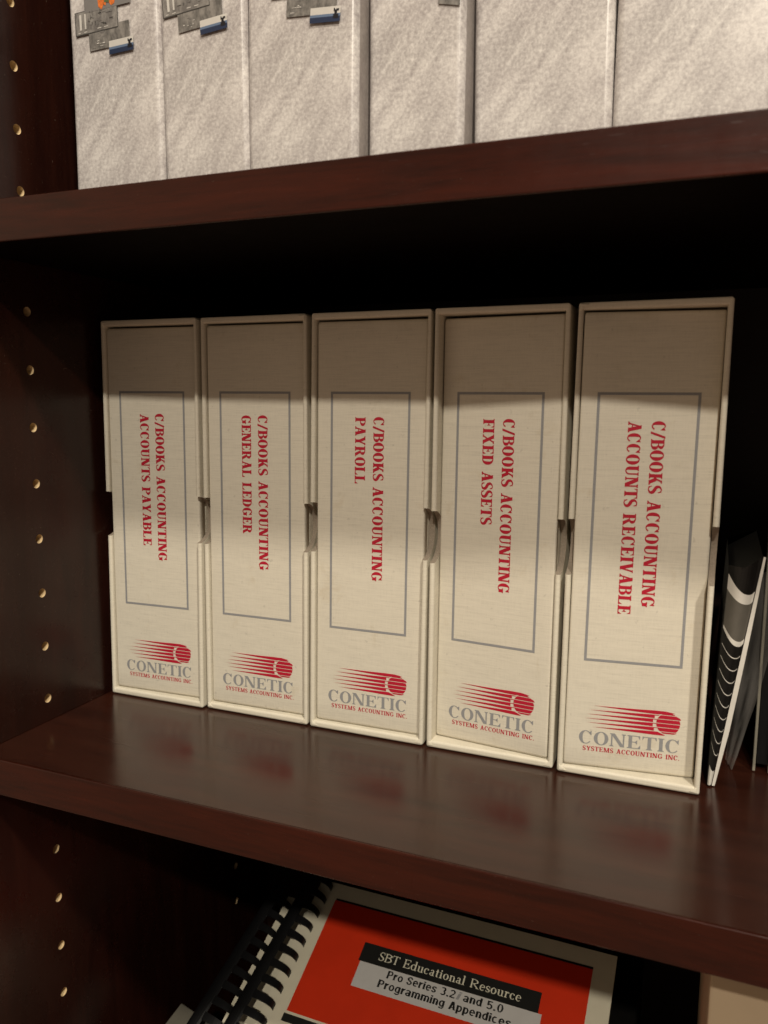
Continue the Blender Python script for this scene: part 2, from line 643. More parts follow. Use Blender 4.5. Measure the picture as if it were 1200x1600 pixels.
def union_mesh(name, faces, to3):
    """overlapping 2D polygons -> one clean flat mesh"""
    bm = bmesh.new()
    for group in faces:
        vs, fs = [], []
        for f in group:
            ar = sum(f[i][0] * f[(i + 1) % len(f)][1] - f[(i + 1) % len(f)][0] * f[i][1] for i in range(len(f)))
            if abs(ar) < 1e-7:
                continue
            if ar < 0:
                f = f[::-1]
            i0 = len(vs)
            vs += [Vector(p) for p in f]
            fs.append(list(range(i0, i0 + len(f))))
        if not fs:
            continue
        rv, _, rf, _, _, of = delaunay_2d_cdt(vs, [], fs, 1, 1e-5)
        bv = [bm.verts.new(to3(p.x, p.y)) for p in rv]
        for f, o in zip(rf, of):
            if len(o):
                try:
                    bm.faces.new([bv[i] for i in f])
                except ValueError:
                    pass
    for v in [v for v in bm.verts if not v.link_faces]:
        bm.verts.remove(v)
    me = bpy.data.meshes.new(name)
    bm.to_mesh(me)
    bm.free()
    return me


def serif_line(text, length, cap, T, t, s, track=.05, x_keep=None):
    """glyph polygons for one line, scaled to the given length and cap height, origin at its left baseline"""
    x = 0
    groups = []
    for ch in text:
        f, a = glyph(ch, T, t, s)
        groups.append([[(px + x, py) for px, py in q] for q in f])
        x += a + track
    tot = x - track
    k = length / tot
    return [[[(px * k, py * cap) for px, py in q] for q in g] for g in groups if g]


def sans_glyph(ch):
    g = Pen(.18, .15, 0)
    T, X, w = .185, .76, .48
    U = lambda a: .147
    ad = {}
    if ch == ' ': return [], .24
    if ch == '.': g.rect(.02, 0, .2, .18); return g.f, .22
    if ch == 'P':
        g.rect(0, 0, T, 1); g.rect(T - .01, 1 - .15, .30, 1); g.rect(T - .01, .40, .30, .55); g.arc(.29, .70, .25, .30, 90, -90, U, 16); return g.f, .55
    if ch == 'A':
        g.bar(.09, 0, .27, 1, T); g.bar(.49, 0, .31, 1, T); g.rect(.14, .22, .44, .36); return g.f, .58
    if ch in 'Ss':
        h, w = (1, .50) if ch == 'S' else (X, .42)
        d = .15
        g.path([(w - d * .3, h * .74, d), (w * .72, h - d * .55, d), (w * .42, h - d * .5, d), (d * .55, h * .76, d), (w * .30, h * .58, d * 1.1), (w * .70, h * .43, d * 1.1),
                (w - d * .55, h * .25, d), (w * .58, d * .5, d), (w * .28, d * .55, d), (d * .3, h * .27, d)])
        return g.f, w
    if ch in 'oecdpga0':
        if ch == '0': g.arc(.25, .5, .25, .505, 0, 360, lambda a: .085 + .063 * abs(math.cos(a)), 24); return g.f, .50
        a0, a1 = (0, 318) if ch == 'e' else (48, 312) if ch == 'c' else (0, 360)
        if ch != 'a': g.arc(w / 2, X / 2, w / 2, X / 2 + .01, a0, a1, U, 24)
        if ch == 'e': g.rect(.1, X * .42, w - .005, X * .42 + .13)
        if ch == 'd': g.rect(w - T, 0, w, 1)
        if ch == 'p': g.rect(0, -.26, T, X)
        if ch == 'g': g.rect(w - T, 0, w, X); g.arc(w / 2, -.02, w / 2, .25, 200, 360, lambda a: .14, 14)
        if ch == 'a':
            g.rect(w - T - .02, 0, w - .02, X * .7); g.arc(w / 2 - .01, X * .68, w / 2 - .01, X * .33, 0, 160, lambda a: .15, 14); g.arc(w / 2 - .03, .21, w / 2 - .03, .22, 0, 360, lambda a: .14, 18)
        return g.f, w
    if ch == 'i': g.rect(0, 0, T, X); g.rect(0, .84, T, 1); return g.f, T
    if ch == 'r': g.rect(0, 0, T, X); g.arc(.30, X * .6, .22, X * .4, 70, 175, lambda a: .16, 10); return g.f, .34
    if ch in 'nm':
        g.rect(0, 0, T, X); g.rect(.28, 0, .28 + T, X * .6); g.arc(.23, X * .6, .23, X * .41, 0, 170, U, 14)
        if ch == 'm': g.rect(.56, 0, .56 + T, X * .6); g.arc(.51, X * .6, .23, X * .41, 0, 160, U, 14)
        return g.f, (.74 if ch == 'm' else .46)
    if ch == '3':
        g.arc(.24, .74, .24, .27, 150, -80, U, 18); g.arc(.24, .28, .25, .29, 80, -150, U, 18); return g.f, .49
    if ch == '2':
        g.arc(.24, .72, .24, .29, 165, -30, U, 18); g.q((0, .14), (.15, .12), (.47, .60), (.31, .56)); g.rect(0, 0, .48, .15); return g.f, .49
    if ch == '5':
        g.rect(.06, .86, .46, 1); g.rect(.04, .45, .19, 1); g.arc(.23, .33, .26, .34, 130, -150, U, 20); return g.f, .50
    return g.f, .3


def sans_mesh(name, text, length, cap, bold, to3, shear=0):
    x, groups = 0, []
    for ch in text:
        f, a = sans_glyph(ch)
        groups.append([[(px + x, py) for px, py in q] for q in f])
        x += a + .07
    k = length / (x - .07)
    return union_mesh(name, [[[(px * k + py * shear * cap, py * cap) for px, py in q] for q in g] for g in groups if g], lambda px, py: Vector(to3(px, py)))


# ---------------------------------------------------------------- bookcase
PX = -.003            # inner face of the left side panel
CW = .79              # inner width
SD = .30              # shelf depth
UB, UT = .2663, .2860  # the board above
LB = -.0203
FLOOR = -.345
bc = tag(empty('bookcase', (0, 0, FLOOR - .02)), 'dark mahogany bookcase with rows of shelf pin holes in its side panel', 'bookcase')


def kid(o):
    o.parent = bc
    o.location = -bc.location
    return o


def board(name, z0, z1):
    """shelf: satin board with a solid wood front edge"""
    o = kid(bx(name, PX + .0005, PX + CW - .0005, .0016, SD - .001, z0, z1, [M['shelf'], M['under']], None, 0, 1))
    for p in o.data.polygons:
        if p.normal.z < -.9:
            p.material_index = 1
    ed = bx('front_edge', PX + .0006, PX + CW - .0006, 0, .0016, z0, z1, M['edge'], o, .0006, 3)
    return o


holes = []
for k in list(range(-8, 21)):
    for y in (.0513, .2485):
        z = .4010 - .03225 * k + (.006 if y > .1 else 0)
        if -.31 < z < .68 and not (UB - .004 < z < UT + .004) and not (LB - .004 < z < .004):
            holes.append((y, z))
# side panel with real drilled holes
sp = bx('panel_blank', PX - .02, PX, -.002, SD, FLOOR - .02, .75, M['panel'], None, .001, 2)
cb = bmesh.new()
for y, z in holes:
    r = bmesh.ops.create_cone(cb, cap_ends=True, segments=20, radius1=.00265, radius2=.00265, depth=.022)
    bmesh.ops.rotate(cb, verts=r['verts'], cent=(0, 0, 0), matrix=Matrix.Rotation(PI / 2, 3, 'Y'))
    bmesh.ops.translate(cb, verts=r['verts'], vec=(PX, y, z))
cut = from_bm('drill_cutter', cb, M['rawwood'])


def boolean(o, cutter):
    md = o.modifiers.new('cut', 'BOOLEAN')
    md.operation = 'DIFFERENCE'
    md.solver = 'EXACT'
    md.object = cutter
    try:
        md.material_mode = 'TRANSFER'
    except Exception:
        pass
    bpy.context.view_layer.update()
    dg = bpy.context.evaluated_depsgraph_get()
    me = bpy.data.meshes.new_from_object(o.evaluated_get(dg))
    o.modifiers.clear()
    return me


me = boolean(sp, cut)
bpy.data.objects.remove(sp)
bpy.data.objects.remove(cut)
me.name = 'side_panel'
so = bpy.data.objects.new('side_panel', me)
COL.objects.link(so)
kid(so)
kid(bx('side_panel', PX + CW, PX + CW + .02, -.002, SD, FLOOR - .02, .75, M['panel'], None, .001, 2))
kid(bx('back_panel', PX - .02, PX + CW + .02, SD, SD + .006, FLOOR - .02, .75, M['back']))
board('shelf', UB, UT)
board('shelf', LB, 0)
board('shelf', FLOOR - .02, FLOOR)


# ---------------------------------------------------------------- the five slipcases and their binders
CASES = [  # x centre, width, y front, yaw deg, lean, binder recess left/right (mm), line two, its length (mm)
    (.0360, .0708, .1028, .25, .0088, 1.6, 4.2, 'ACCOUNTS PAYABLE', 82.2),
    (.1080, .0706, .1045, .1, .0077, 2.2, 3.4, 'GENERAL LEDGER', 70.0),
    (.1806, .0709, .1044, .0, .0102, 2.2, 3.2, 'PAYROLL', 36.8),
    (.2531, .0705, .1044, -.15, .0066, 7.5, 1.2, 'FIXED ASSETS', 55.5),
    (.3255, .0699, .1030, .55, .0098, 1.0, 8.5, 'ACCOUNTS RECEIVABLE', 95.7),
]
CH, CDEP, TH = .2393, .178, .0029
NZ, NR = .1195, .0143


def slipcase(i, c):
    xc, w, yf, yaw, lean = c[:5]
    bm = bmesh.new()
    hw = w / 2
    # outer and inner shells sharing a front rim, one continuous wrapped case
    tb, tt = .0040, .0040
    ys = [0, .0015, .02, .08, CDEP]
    O = [(-hw, 0), (hw, 0), (hw, CH), (-hw, CH)]
    I = [(-hw + TH, tb), (hw - TH, tb), (hw - TH, CH - tt), (-hw + TH, CH - tt)]
    ov = [bm.verts.new((x, 0, z)) for x, z in O]
    ob = [bm.verts.new((x, CDEP, z)) for x, z in O]
    iv = [bm.verts.new((x, 0, z)) for x, z in I]
    ib = [bm.verts.new((x, CDEP - TH, z)) for x, z in I]
    for k in range(4):
        j = (k + 1) % 4
        bm.faces.new((ov[k], ov[j], ob[j], ob[k]))
        bm.faces.new((iv[j], iv[k], ib[k], ib[j]))
        bm.faces.new((ov[j], ov[k], iv[k], iv[j]))
    bm.faces.new(ob)
    bm.faces.new(ib[::-1])
    bmesh.ops.recalc_face_normals(bm, faces=bm.faces)
    es = [e for e in bm.edges if all(v in ov or v in iv for v in e.verts) and not (e.verts[0] in ov) ^ (e.verts[1] in ov)]
    es += [e for e in bm.edges if all(v in ov or v in ob for v in e.verts) and not e in es]
    bmesh.ops.bevel(bm, geom=es, offset=.0014, segments=6, profile=.5, affect='EDGES')
    blank = from_bm('case_blank', bm, M['linen'])
    cb = bmesh.new()
    r = bmesh.ops.create_cone(cb, cap_ends=True, segments=48, radius1=NR, radius2=NR, depth=w + .02)
    bmesh.ops.rotate(cb, verts=r['verts'], cent=(0, 0, 0), matrix=Matrix.Rotation(PI / 2, 3, 'Y'))
    bmesh.ops.translate(cb, verts=r['verts'], vec=(0, -.001, NZ + random.uniform(-.0012, .0012)))
    cutter = from_bm('thumb_cutter', cb, M['board'])
    me = boolean(blank, cutter)
    bpy.data.objects.remove(blank)
    bpy.data.objects.remove(cutter)
    rnd = random.Random(i)
    ph = [rnd.uniform(0, 6) for _ in range(4)]
    for v in me.vertices:                       # handled cardboard: never quite straight
        x, y, z = v.co
        x += .00022 * math.sin(z * 41 + ph[0]) * (1 if y < .05 else .3)
        if y < .02:
            y += .0003 * math.sin(z * 33 + ph[1]) + .0002 * math.sin(x * 90 + ph[2])
        if z > .01:
            z += .00025 * math.sin(x * 70 + ph[3])
        for rr_, z_, sg in ((.0036, CH, 1), (.0014, 0, -1)):      # rounded, worn outer corners
            ex, ez = abs(x) - (hw - rr_), sg * (z - z_) + rr_
            d = math.hypot(ex, ez)
            if ex > 0 and ez > 0 and d > rr_:
                x = math.copysign(hw - rr_ + ex / d * rr_, x)
                z = z_ - sg * rr_ + sg * ez / d * rr_
        v.co = (x + z * lean, y, z)
    me.name = 'slipcase'
    for p in me.polygons:
        p.use_smooth = False
    o = bpy.data.objects.new('slipcase', me)
    COL.objects.link(o)
    o.location = (xc, yf, .0004)
    o.rotation_euler = (0, 0, math.radians(yaw))
    return o


def logo_faces():
    """streaking ball mark, lettered name and tag line, millimetres on the spine"""
    red = []
    cx, cy, R = 18.3, 32.2, 5.6
    tips = [(-17.8, 38.0), (-20.0, 35.6), (-21.1, 33.3), (-22.0, 31.0), (-20.9, 28.8), (-18.0, 26.6)]
    pitch = 2.19
    top = cy + 3 * pitch
    for k, (tx, ty) in enumerate(tips):
        y1, y0 = top - k * pitch - .19, top - (k + 1) * pitch + .19
        n = 14
        pr = []
        for j in range(n + 1):
            f = j / n
            x = tx + (11.0 - tx) * f
            g = min(1, f * 1.0) ** 1.05
            ym = ty + ((y0 + y1) / 2 - ty) * min(1, f * 1.4)
            pr.append((x, ym + (y1 - y0) / 2 * g, ym - (y1 - y0) / 2 * g))
        # run on into the pale ring round the ball
        yc = (y0 + y1) / 2 - cy
        ring = 7.25
        xe = cx - math.sqrt(max(.1, ring ** 2 - yc ** 2)) if abs(yc) < ring else cx - 2
        xe = max(xe, 11.0)
        pr.append((xe, y1, y0))
        if k == 0:
            pr += [(cx - 1.5, y1, y0 + .45), (cx + 1.8, y1 - .5, y0 + .8), (cx + 3.0, y0 + 1.0, y0 + .95)]
        if k == 5:
            pr += [(cx - 2.6, y0 + .9, y0), (cx - 1.2, y0 + .35, y0 + .1)]
        for a, b in zip(pr, pr[1:]):
            red.append([(a[0], a[2]), (b[0], b[2]), (b[0], b[1]), (a[0], a[1])])
        # links across the ring
        if 0 < k < 5:
            xr = cx - math.sqrt(max(.1, R ** 2 - yc ** 2))
            red.append([(xe - .1, y1 - .38), (xr + .2, y1 - .38), (xr + .2, y1 - .02), (xe - .1, y1 - .02)])
    # ball cut in slices by thin pale lines
    for k in range(6):
        y1, y0 = top - k * pitch - .17, top - (k + 1) * pitch + .17
        n = 5
        rows = []
        for j in range(n + 1):
            y = y1 + (y0 - y1) * j / n
            d = abs(y - cy)
            if d >= R:
                continue
            h = math.sqrt(R * R - d * d)
            ext = [0, .9, .35, .1, .25, 1.1][k] * (1 if y < y1 - .3 * (y1 - y0) or k > 2 else .2)
            rows.append((y, cx - h, cx + h + ext * (1 if k in (1, 5) else .4)))
        for a, b in zip(rows, rows[1:]):
            red.append([(a[1], a[0]), (a[2], a[0]), (b[2], b[0]), (b[1], b[0])])
    return red


LOGO = logo_faces()


def binder(i, c):
    xc, w, yf, yaw, lean, rl, rr, line2, len2 = c
    r = empty('ring_binder', (xc, yf, .0004 + .0042), (0, 0, math.radians(yaw)))
    hw = w / 2 - TH - .0003
    H0, H1 = .0002, .2298          # local z of the spine, the binder stands on the case's bottom board
    k = (rr - rl) / 1000 / (2 * hw)
    mid = (rl + rr) / 2000

    def warp(x, y, z):
        return (x + (z + .0042) * lean, mid + k * x + y, z)
    # spine: linen wrapped board, softly rounded at its long edges
    bm = bmesh.new()
    R = .0013
    prof = []
    for j in range(7):
        a = PI / 2 * j / 6
        prof.append((-hw + R - R * math.cos(a), R - R * math.sin(a)))
    nx = 14
    for j in range(1, nx):
        prof.append((-hw + R + (2 * hw - 2 * R) * j / nx, 0))
    for j in range(7):
        a = PI / 2 * j / 6
        prof.append((hw - R + R * math.sin(a), R - R * math.cos(a)))
    prof += [(hw, .0056), (-hw, .0056)]
    zs = [H0, H0 + .0006, H0 + .0018] + [H0 + .0018 + (H1 - H0 - .0036) * j / 24 for j in range(1, 24)] + [H1 - .0018, H1 - .0006, H1]
    rows = []
    for q, z in enumerate(zs):
        ins = {0: .0012, 1: .0004, len(zs) - 1: .0012, len(zs) - 2: .0004}.get(q, 0)
        rows.append([bm.verts.new(warp(x * (1 - ins * 8), y + (ins if y < .003 else 0), z)) for x, y in prof])
    for a, b in zip(rows, rows[1:]):
        for j in range(len(prof)):
            bm.faces.new((a[j], a[(j + 1) % len(prof)], b[(j + 1) % len(prof)], b[j]))
    bm.faces.new(rows[0]); bm.faces.new(rows[-1][::-1])
    spine = from_bm('spine', bm, M['linen_spine'], r, True)
    # cover boards and pages
    for s in (-1, 1):
        x0, x1 = (hw - .0026, hw) if s > 0 else (-hw, -hw + .0026)
        bm = box_bm(x0, x1, .0062, .165, H0, H1, .0006, 2)
        for v in bm.verts:
            v.co = warp(v.co.x, v.co.y, v.co.z)
        from_bm('cover', bm, M['linen_spine'], r)
    bm = box_bm(-hw + .004, hw - .004, .0062, .16, H0 + .004, H1 - .004)
    for v in bm.verts:
        v.co = warp(v.co.x, v.co.y, v.co.z)
    from_bm('page_block', bm, M['pages'], r)
    # printing
    INK = -.00012
    dz = -.0046

    def on(px, pz):                # millimetres on the spine face -> local point
        return warp(px / 1000, INK, pz / 1000 + dz)

    def strip_rect(x0, z0, x1, z1):
        return [[(x0, z0), (x1, z0), (x1, z1), (x0, z1)]]
    t_ = 1.3
    X0, X1, Z0, Z1 = -23.8, 23.2, 61.4, 196.4
    fr = strip_rect(X0, Z0, X0 + t_, Z1) + strip_rect(X1 - t_, Z0, X1, Z1) + strip_rect(X0, Z0, X1, Z0 + t_) + strip_rect(X0, Z1 - t_, X1, Z1)
    link('title_frame', union_mesh('title_frame', [fr], on), M['grey_ink'], spine)
    T, t, s = .225, .08, .075
    l1 = serif_line('C/BOOKS ACCOUNTING', 91.6, 6.15, T, t, s)
    l2 = serif_line(line2, len2, 6.15, T, t, s)
    # turned to read downwards: along the line = -z, letter tops towards +x
    g = [[[(2.0 + py, 182.8 - px) for px, py in q] for q in gr] for gr in l1]
    g += [[[(-8.9 + py, 182.6 - px) for px, py in q] for q in gr] for gr in l2]
    link('title_lettering', union_mesh('title_lettering', g, on), M['red_ink'], spine)
    link('comet_emblem', union_mesh('comet_emblem', [LOGO], on), M['red_ink'], spine)
    g = serif_line('CONETIC', 48.8, 6.9, .165, .055, .065, .06)
    g = [[[(px - 24.3, py + 17.3) for px, py in q] for q in gr] for gr in g]
    link('name_lettering', union_mesh('name_lettering', g, on), M['grey_ink'], spine)
    g = serif_line('SYSTEMS ACCOUNTING INC.', 46.9, 2.45, .18, .09, .06, .07)
    g = [[[(px - 22.2, py + 13.6) for px, py in q] for q in gr] for gr in g]
    link('tagline_lettering', union_mesh('tagline_lettering', g, on), M['red_ink'], spine)
    return r




def corner_folds(case, c, rnd):
    """little folded-over wraps where the covering paper meets at the front corners"""
    w, lean = c[1], c[4]
    for sx_ in (-1, 1):
        for top_ in (0, 1):
            if top_ and rnd.random() < .4:
                continue
            L = rnd.uniform(.0042, .0060)
            z0 = CH - .0008 if top_ else .0007
            zs = -1 if top_ else 1
            x0 = sx_ * (w / 2 - .0007)
            bm = bmesh.new()
            P = [(x0, z0), (x0 - sx_ * L, z0 + zs * .0006), (x0 - sx_ * .0021, z0 + zs * .0026), (x0 - sx_ * .0005, z0 + zs * L * .8)]
            lo = [bm.verts.new((x + z * lean, .0006, z)) for x, z in P]
            mx = sum(p[0] for p in P) / 4
            mz = sum(p[1] for p in P) / 4
            hi = [bm.verts.new((mx + (x - mx) * .72 + z * lean, -.00042, mz + (z - mz) * .72)) for x, z in P]
            for k in range(4):
                bm.faces.new((lo[k], lo[(k + 1) % 4], hi[(k + 1) % 4], hi[k]))
            bm.faces.new(hi)
            bm.faces.new(lo[::-1])
            es = [e for e in bm.edges]
            bmesh.ops.bevel(bm, geom=es, offset=.00018, segments=2, profile=.5, affect='EDGES')
            from_bm('corner_fold', bm, M['linen'], case, True)


names = ['ACCOUNTS PAYABLE', 'GENERAL LEDGER', 'PAYROLL', 'FIXED ASSETS', 'ACCOUNTS RECEIVABLE']
where = ['beside the drilled side panel', 'between the payable and payroll cases', 'in the middle of the row',
         'between the payroll and receivable cases', 'at the right end of the row']
for i, c in enumerate(CASES):
    o = slipcase(i, c)
    corner_folds(o, c, random.Random(40 + i))
    tag(o, 'cream linen slipcase with thumb notches around the %s binder' % names[i].lower(), 'slipcase', 'cream slipcases on the middle shelf')
    o = binder(i, c)
    tag(o, 'cream binder titled %s in red, cased %s' % (names[i], where[i]), 'binder', 'cream accounting binders in slipcases')

# ---------------------------------------------------------------- grey software boxes on the upper shelf
UBOX = [  # x0, x1, y front, height
    (.0183, .0779, .0700, .262),
    (.0786, .1306, .0704, .262),
    (.1312, .1913, .0696, .262),
    (.1919, .2400, .0798, .260),
    (.2418, .3062, .0920, .262),
    (.3070, .3715, .0916, .262),
    (.3722, .4340, .0920, .262),
]
ulab = ['mottled grey box with orange spot on its pictures, leftmost on the upper shelf',
        'mottled grey box second from the left on upper shelf, tilted screen pictures on it',
        'mottled grey box with level blue picture, standing proud of its right neighbour',
        'narrow mottled grey box right of the proud one, only a picture corner showing',
        'plain mottled grey box standing back beyond the dark gap on upper shelf',
        'plain mottled grey box right of the bright ridge on upper shelf', 'plain mottled grey box at the right end of the upper shelf']


def software_box(i, b):
    x0, x1, yf, h = b
    bm = bmesh.new()
    w = x1 - x0
    box_bm(-w / 2, w / 2, 0, .19, .0003, h, 0, 1, bm)
    es = [e for e in bm.edges if abs(e.verts[0].co.y) < 1e-6 and abs(e.verts[1].co.y) < 1e-6]
    bmesh.ops.bevel(bm, geom=es, offset=.0034, segments=7, profile=.5, affect='EDGES')
    bmesh.ops.subdivide_edges(bm, edges=[e for e in bm.edges if abs(e.verts[0].co.z - e.verts[1].co.z) > .1], cuts=10)
    for v in bm.verts:                     # slightly bowed carton
        v.co.x += .0005 * math.sin(v.co.z * 22 + i * 2.1)
        v.co.y -= .0006 * math.cos(v.co.x / w * PI) * (1 if v.co.y < .05 else 0)
    bmesh.ops.bisect_plane(bm, geom=bm.verts[:] + bm.edges[:] + bm.faces[:], plane_co=(0, .0115, 0), plane_no=(0, 1, 0))
    bm.normal_update()
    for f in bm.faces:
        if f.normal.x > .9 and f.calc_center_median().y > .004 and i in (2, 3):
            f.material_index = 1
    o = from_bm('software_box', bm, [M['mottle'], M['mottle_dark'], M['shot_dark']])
    o.location = ((x0 + x1) / 2, yf, UT + .0003)
    return o


def art(parent, b, pieces):
    """printed pictures, (name, material, world x/z corners in mm, layer)"""
    x0, x1, yf, h = b
    w = x1 - x0
    xm = (x0 + x1) / 2
    for name, mat, polys, layer in pieces:
        bm = bmesh.new()
        for n_, pts in enumerate(polys):
            cx = [p[0] / 1000 - xm for p in pts]
            bm.faces.new([bm.verts.new((px, -.00085 - .00008 * layer - .000003 * n_, p[1] / 1000 - UT - .0003)) for px, p in zip(cx, pts)])
        from_bm(name, bm, mat, parent)


def rot(x0, z0, x1, z1, ang, cx, cz):
    a = math.radians(ang)
    return [(cx + (x - cx) * math.cos(a) - (z - cz) * math.sin(a), cz + (x - cx) * math.sin(a) + (z - cz) * math.cos(a))
            for x, z in ((x0, z0), (x1, z0), (x1, z1), (x0, z1))]


def collage(parent, b, ox, oz, ang, flower):
    cx, cz = 45 + ox, 386 + oz

    def R(x0, z0, x1, z1):
        return rot(x0 + ox, z0 + oz, x1 + ox, z1 + oz, ang, cx, cz)
    P = [('screen_picture', M['shot_b'], [R(35.8, 376.8, 62.6, 388)], 0),
         ('picture_edging', M['shot_dark'], [R(27.0, 385.6, 55.6, 397.6)], 1),
         ('window_picture', M['shot_a'], [R(27.5, 386.1, 55.3, 397.2)], 2),
         ('window_panel', M['shot_pale'], [R(30.2, 388.2, 31.6, 396), R(33.6, 388.4, 34.6, 396), R(29, 386.7, 30.6, 387.1), R(33, 386.7, 35, 387.1),
                                       R(42, 387.2, 44.5, 387.6), R(46.5, 387.2, 49, 387.6)], 3),
         ('sky_picture', M['shot_pale'], [R(49.1, 375.8, 65.1, 379.6)], 4),
         ('distant_ridge', M['shot_mid'], [R(49.1, 374.6, 65.1, 376.4)], 5),
         ('water_picture', M['shot_blue'], [R(49.1, 372.8, 65.1, 375.2)], 6),
         ('figure_silhouette', M['shot_ink'], [R(61.4, 374.2, 64.2, 376), R(62.0, 375.6, 63.4, 378.0), R(61.6, 377.5, 62.2, 378.7), R(63.0, 377.6, 64.4, 378.4)], 7)]
    rg = random.Random(int(ox))
    for nm, mt, (xa, za, xb, zb), n_, ly in (('screen_rows', M['shot_c'], (37, 377.6, 47.5, 387), 12, 1), ('screen_bars', M['shot_pale'], (37, 377.6, 48, 381.5), 5, 2),
                                             ('window_rows', M['shot_dark'], (36, 388.4, 54, 396.4), 14, 3), ('window_bars', M['shot_c'], (36, 388.4, 54, 396.4), 16, 4)):
        q = []  # random light and dark bars, part of the printed pictures
        for _ in range(n_):
            x_, z_ = rg.uniform(xa, xb - 2.4), rg.uniform(za, zb)
            w_, h_ = rg.uniform(.5, 2.6), rg.uniform(.12, .5)
            if ly > 2 and rg.random() < .4: w_, h_ = rg.uniform(.2, .5), rg.uniform(1, 3)
            q.append(R(x_, z_, min(xb, x_ + w_), min(zb + .4, z_ + h_)))
        P.append((nm, mt, q, ly + .3))
    if flower:
        P += [('large_picture', M['shot_c'], [R(34.0, 396.2, 64.4, 425)], 3),
              ('flower_picture', M['shot_orange'], [[(40.5, 398.4), (42.6, 396.8), (44, 399), (45.4, 398.2), (46, 402), (44, 404), (40, 403)],
                                                    [(48, 402), (47.6, 399.4), (49, 397.8), (51, 398.6), (52, 402), (50, 404)]], 5),
              ('leaf_picture', M['shot_green'], [[(44.4, 400), (47.8, 399.6), (47.4, 403), (45, 403.4)]], 6)]
    art(parent, b, P)


for i, b in enumerate(UBOX):
    o = software_box(i, b)
    tag(o, ulab[i], 'software box', 'mottled grey boxes on the upper shelf')
    if i == 0: collage(o, b, -2.7, .7, 1.5, True)
    if i == 1: collage(o, b, 54.4, 1.6, 4.0, False)
    if i == 2: collage(o, b, 118.8, -2.6, -4.5, False)
    if i == 3: art(o, b, [('screen_picture', M['shot_b'], [[(228, 373.2), (238.4, 370.8), (238.4, 378), (228, 379)]], 0)])

# ---------------------------------------------------------------- things right of the slipcases
# folded black brochure standing on edge, leaning to the right
br = empty('folded_brochure', (.3655, .1135, 0))
tag(br, 'black folded brochure with pale chevrons and grey band leaning at right of the last slipcase', 'brochure')


def bro(u, z, off=0):
    """front skin of the brochure: u 0..1 across, z height; it opens upwards like a fan"""
    tt = z / .12
    xl = -.0018 + .0038 * tt
    xr = .0003 + .0164 * tt
    x = xl + (xr - xl) * u
    y = .004 - .005 * math.sin(PI * min(1, u * 1.05)) * (.25 + .75 * tt) - off
    return (x, y, z)


NZZ = 24
bm = bmesh.new()
U = [0, .1, .2, .3, .4, .5, .6, .7, .8, .9, 1]
rows = []
for j in range(NZZ + 1):
    z = .0006 + (.119 - .0006) * j / NZZ
    top = .012 * 0
    row = []
    for u in U:
        p = bro(u, z if j < NZZ else .109 + .010 * u)
        row.append(bm.verts.new(p))
    rows.append(row)
back = [[bm.verts.new((r_[-1].co.x + .0004, .09, r_[-1].co.z)), bm.verts.new((r_[0].co.x, .09, r_[0].co.z))] for r_ in rows]
for a, b_, ba, bb in zip(rows, rows[1:], back, back[1:]):
    for j in range(len(U) - 1):
        bm.faces.new((a[j], a[j + 1], b_[j + 1], b_[j]))
    bm.faces.new((a[-1], ba[0], bb[0], b_[-1]))
    bm.faces.new((ba[1], a[0], b_[0], bb[1]))
    bm.faces.new((ba[0], ba[1], bb[1], bb[0]))
bm.faces.new(rows[0] + back[0]); bm.faces.new((rows[-1] + back[-1])[::-1])
from_bm('cover', bm, M['black_card'], br, False)


def band(name, zlo, zhi, m, u0=0.02, u1=.985, off=.0002, n=14):
    bm = bmesh.new()
    lo = [bm.verts.new(bro(u0 + (u1 - u0) * j / n, zlo(u0 + (u1 - u0) * j / n), off)) for j in range(n + 1)]
    hi = [bm.verts.new(bro(u0 + (u1 - u0) * j / n, zhi(u0 + (u1 - u0) * j / n), off)) for j in range(n + 1)]
    for j in range(n):
        bm.faces.new((lo[j], lo[j + 1], hi[j + 1], hi[j]))
    return bm


def sag(u, amp):
    return amp * (1 - u / .85) ** 2 if u < .85 else amp * .8 * ((u - .85) / .15) ** 2 * .25


from_bm('grey_band', band('b', lambda u: .0766 + sag(u, .008), lambda u: .0958 + sag(u, .007), M['grey_card']), M['grey_card'], br)
from_bm('band_border', band('b', lambda u: .0956 + sag(u, .007), lambda u: .1004 + sag(u, .010), M['white_card'], off=.0003), M['white_card'], br)
from_bm('band_border', band('b', lambda u: .0742 + sag(u, .009), lambda u: .0768 + sag(u, .008), M['white_card'], off=.0003), M['white_card'], br)
for k in range(9):
    zc = .0682 - k * .0064
    from_bm('chevron_line', band('c', lambda u: zc + sag(u, .0075) - .00022, lambda u: zc + sag(u, .0075) + .00022, M['white_card'], .04, .97), M['white_card'], br)
from_bm('foot_patch', band('c', lambda u: .001, lambda u: .0085 + sag(u, .004), M['white_card'], .1, .95), M['white_card'], br)
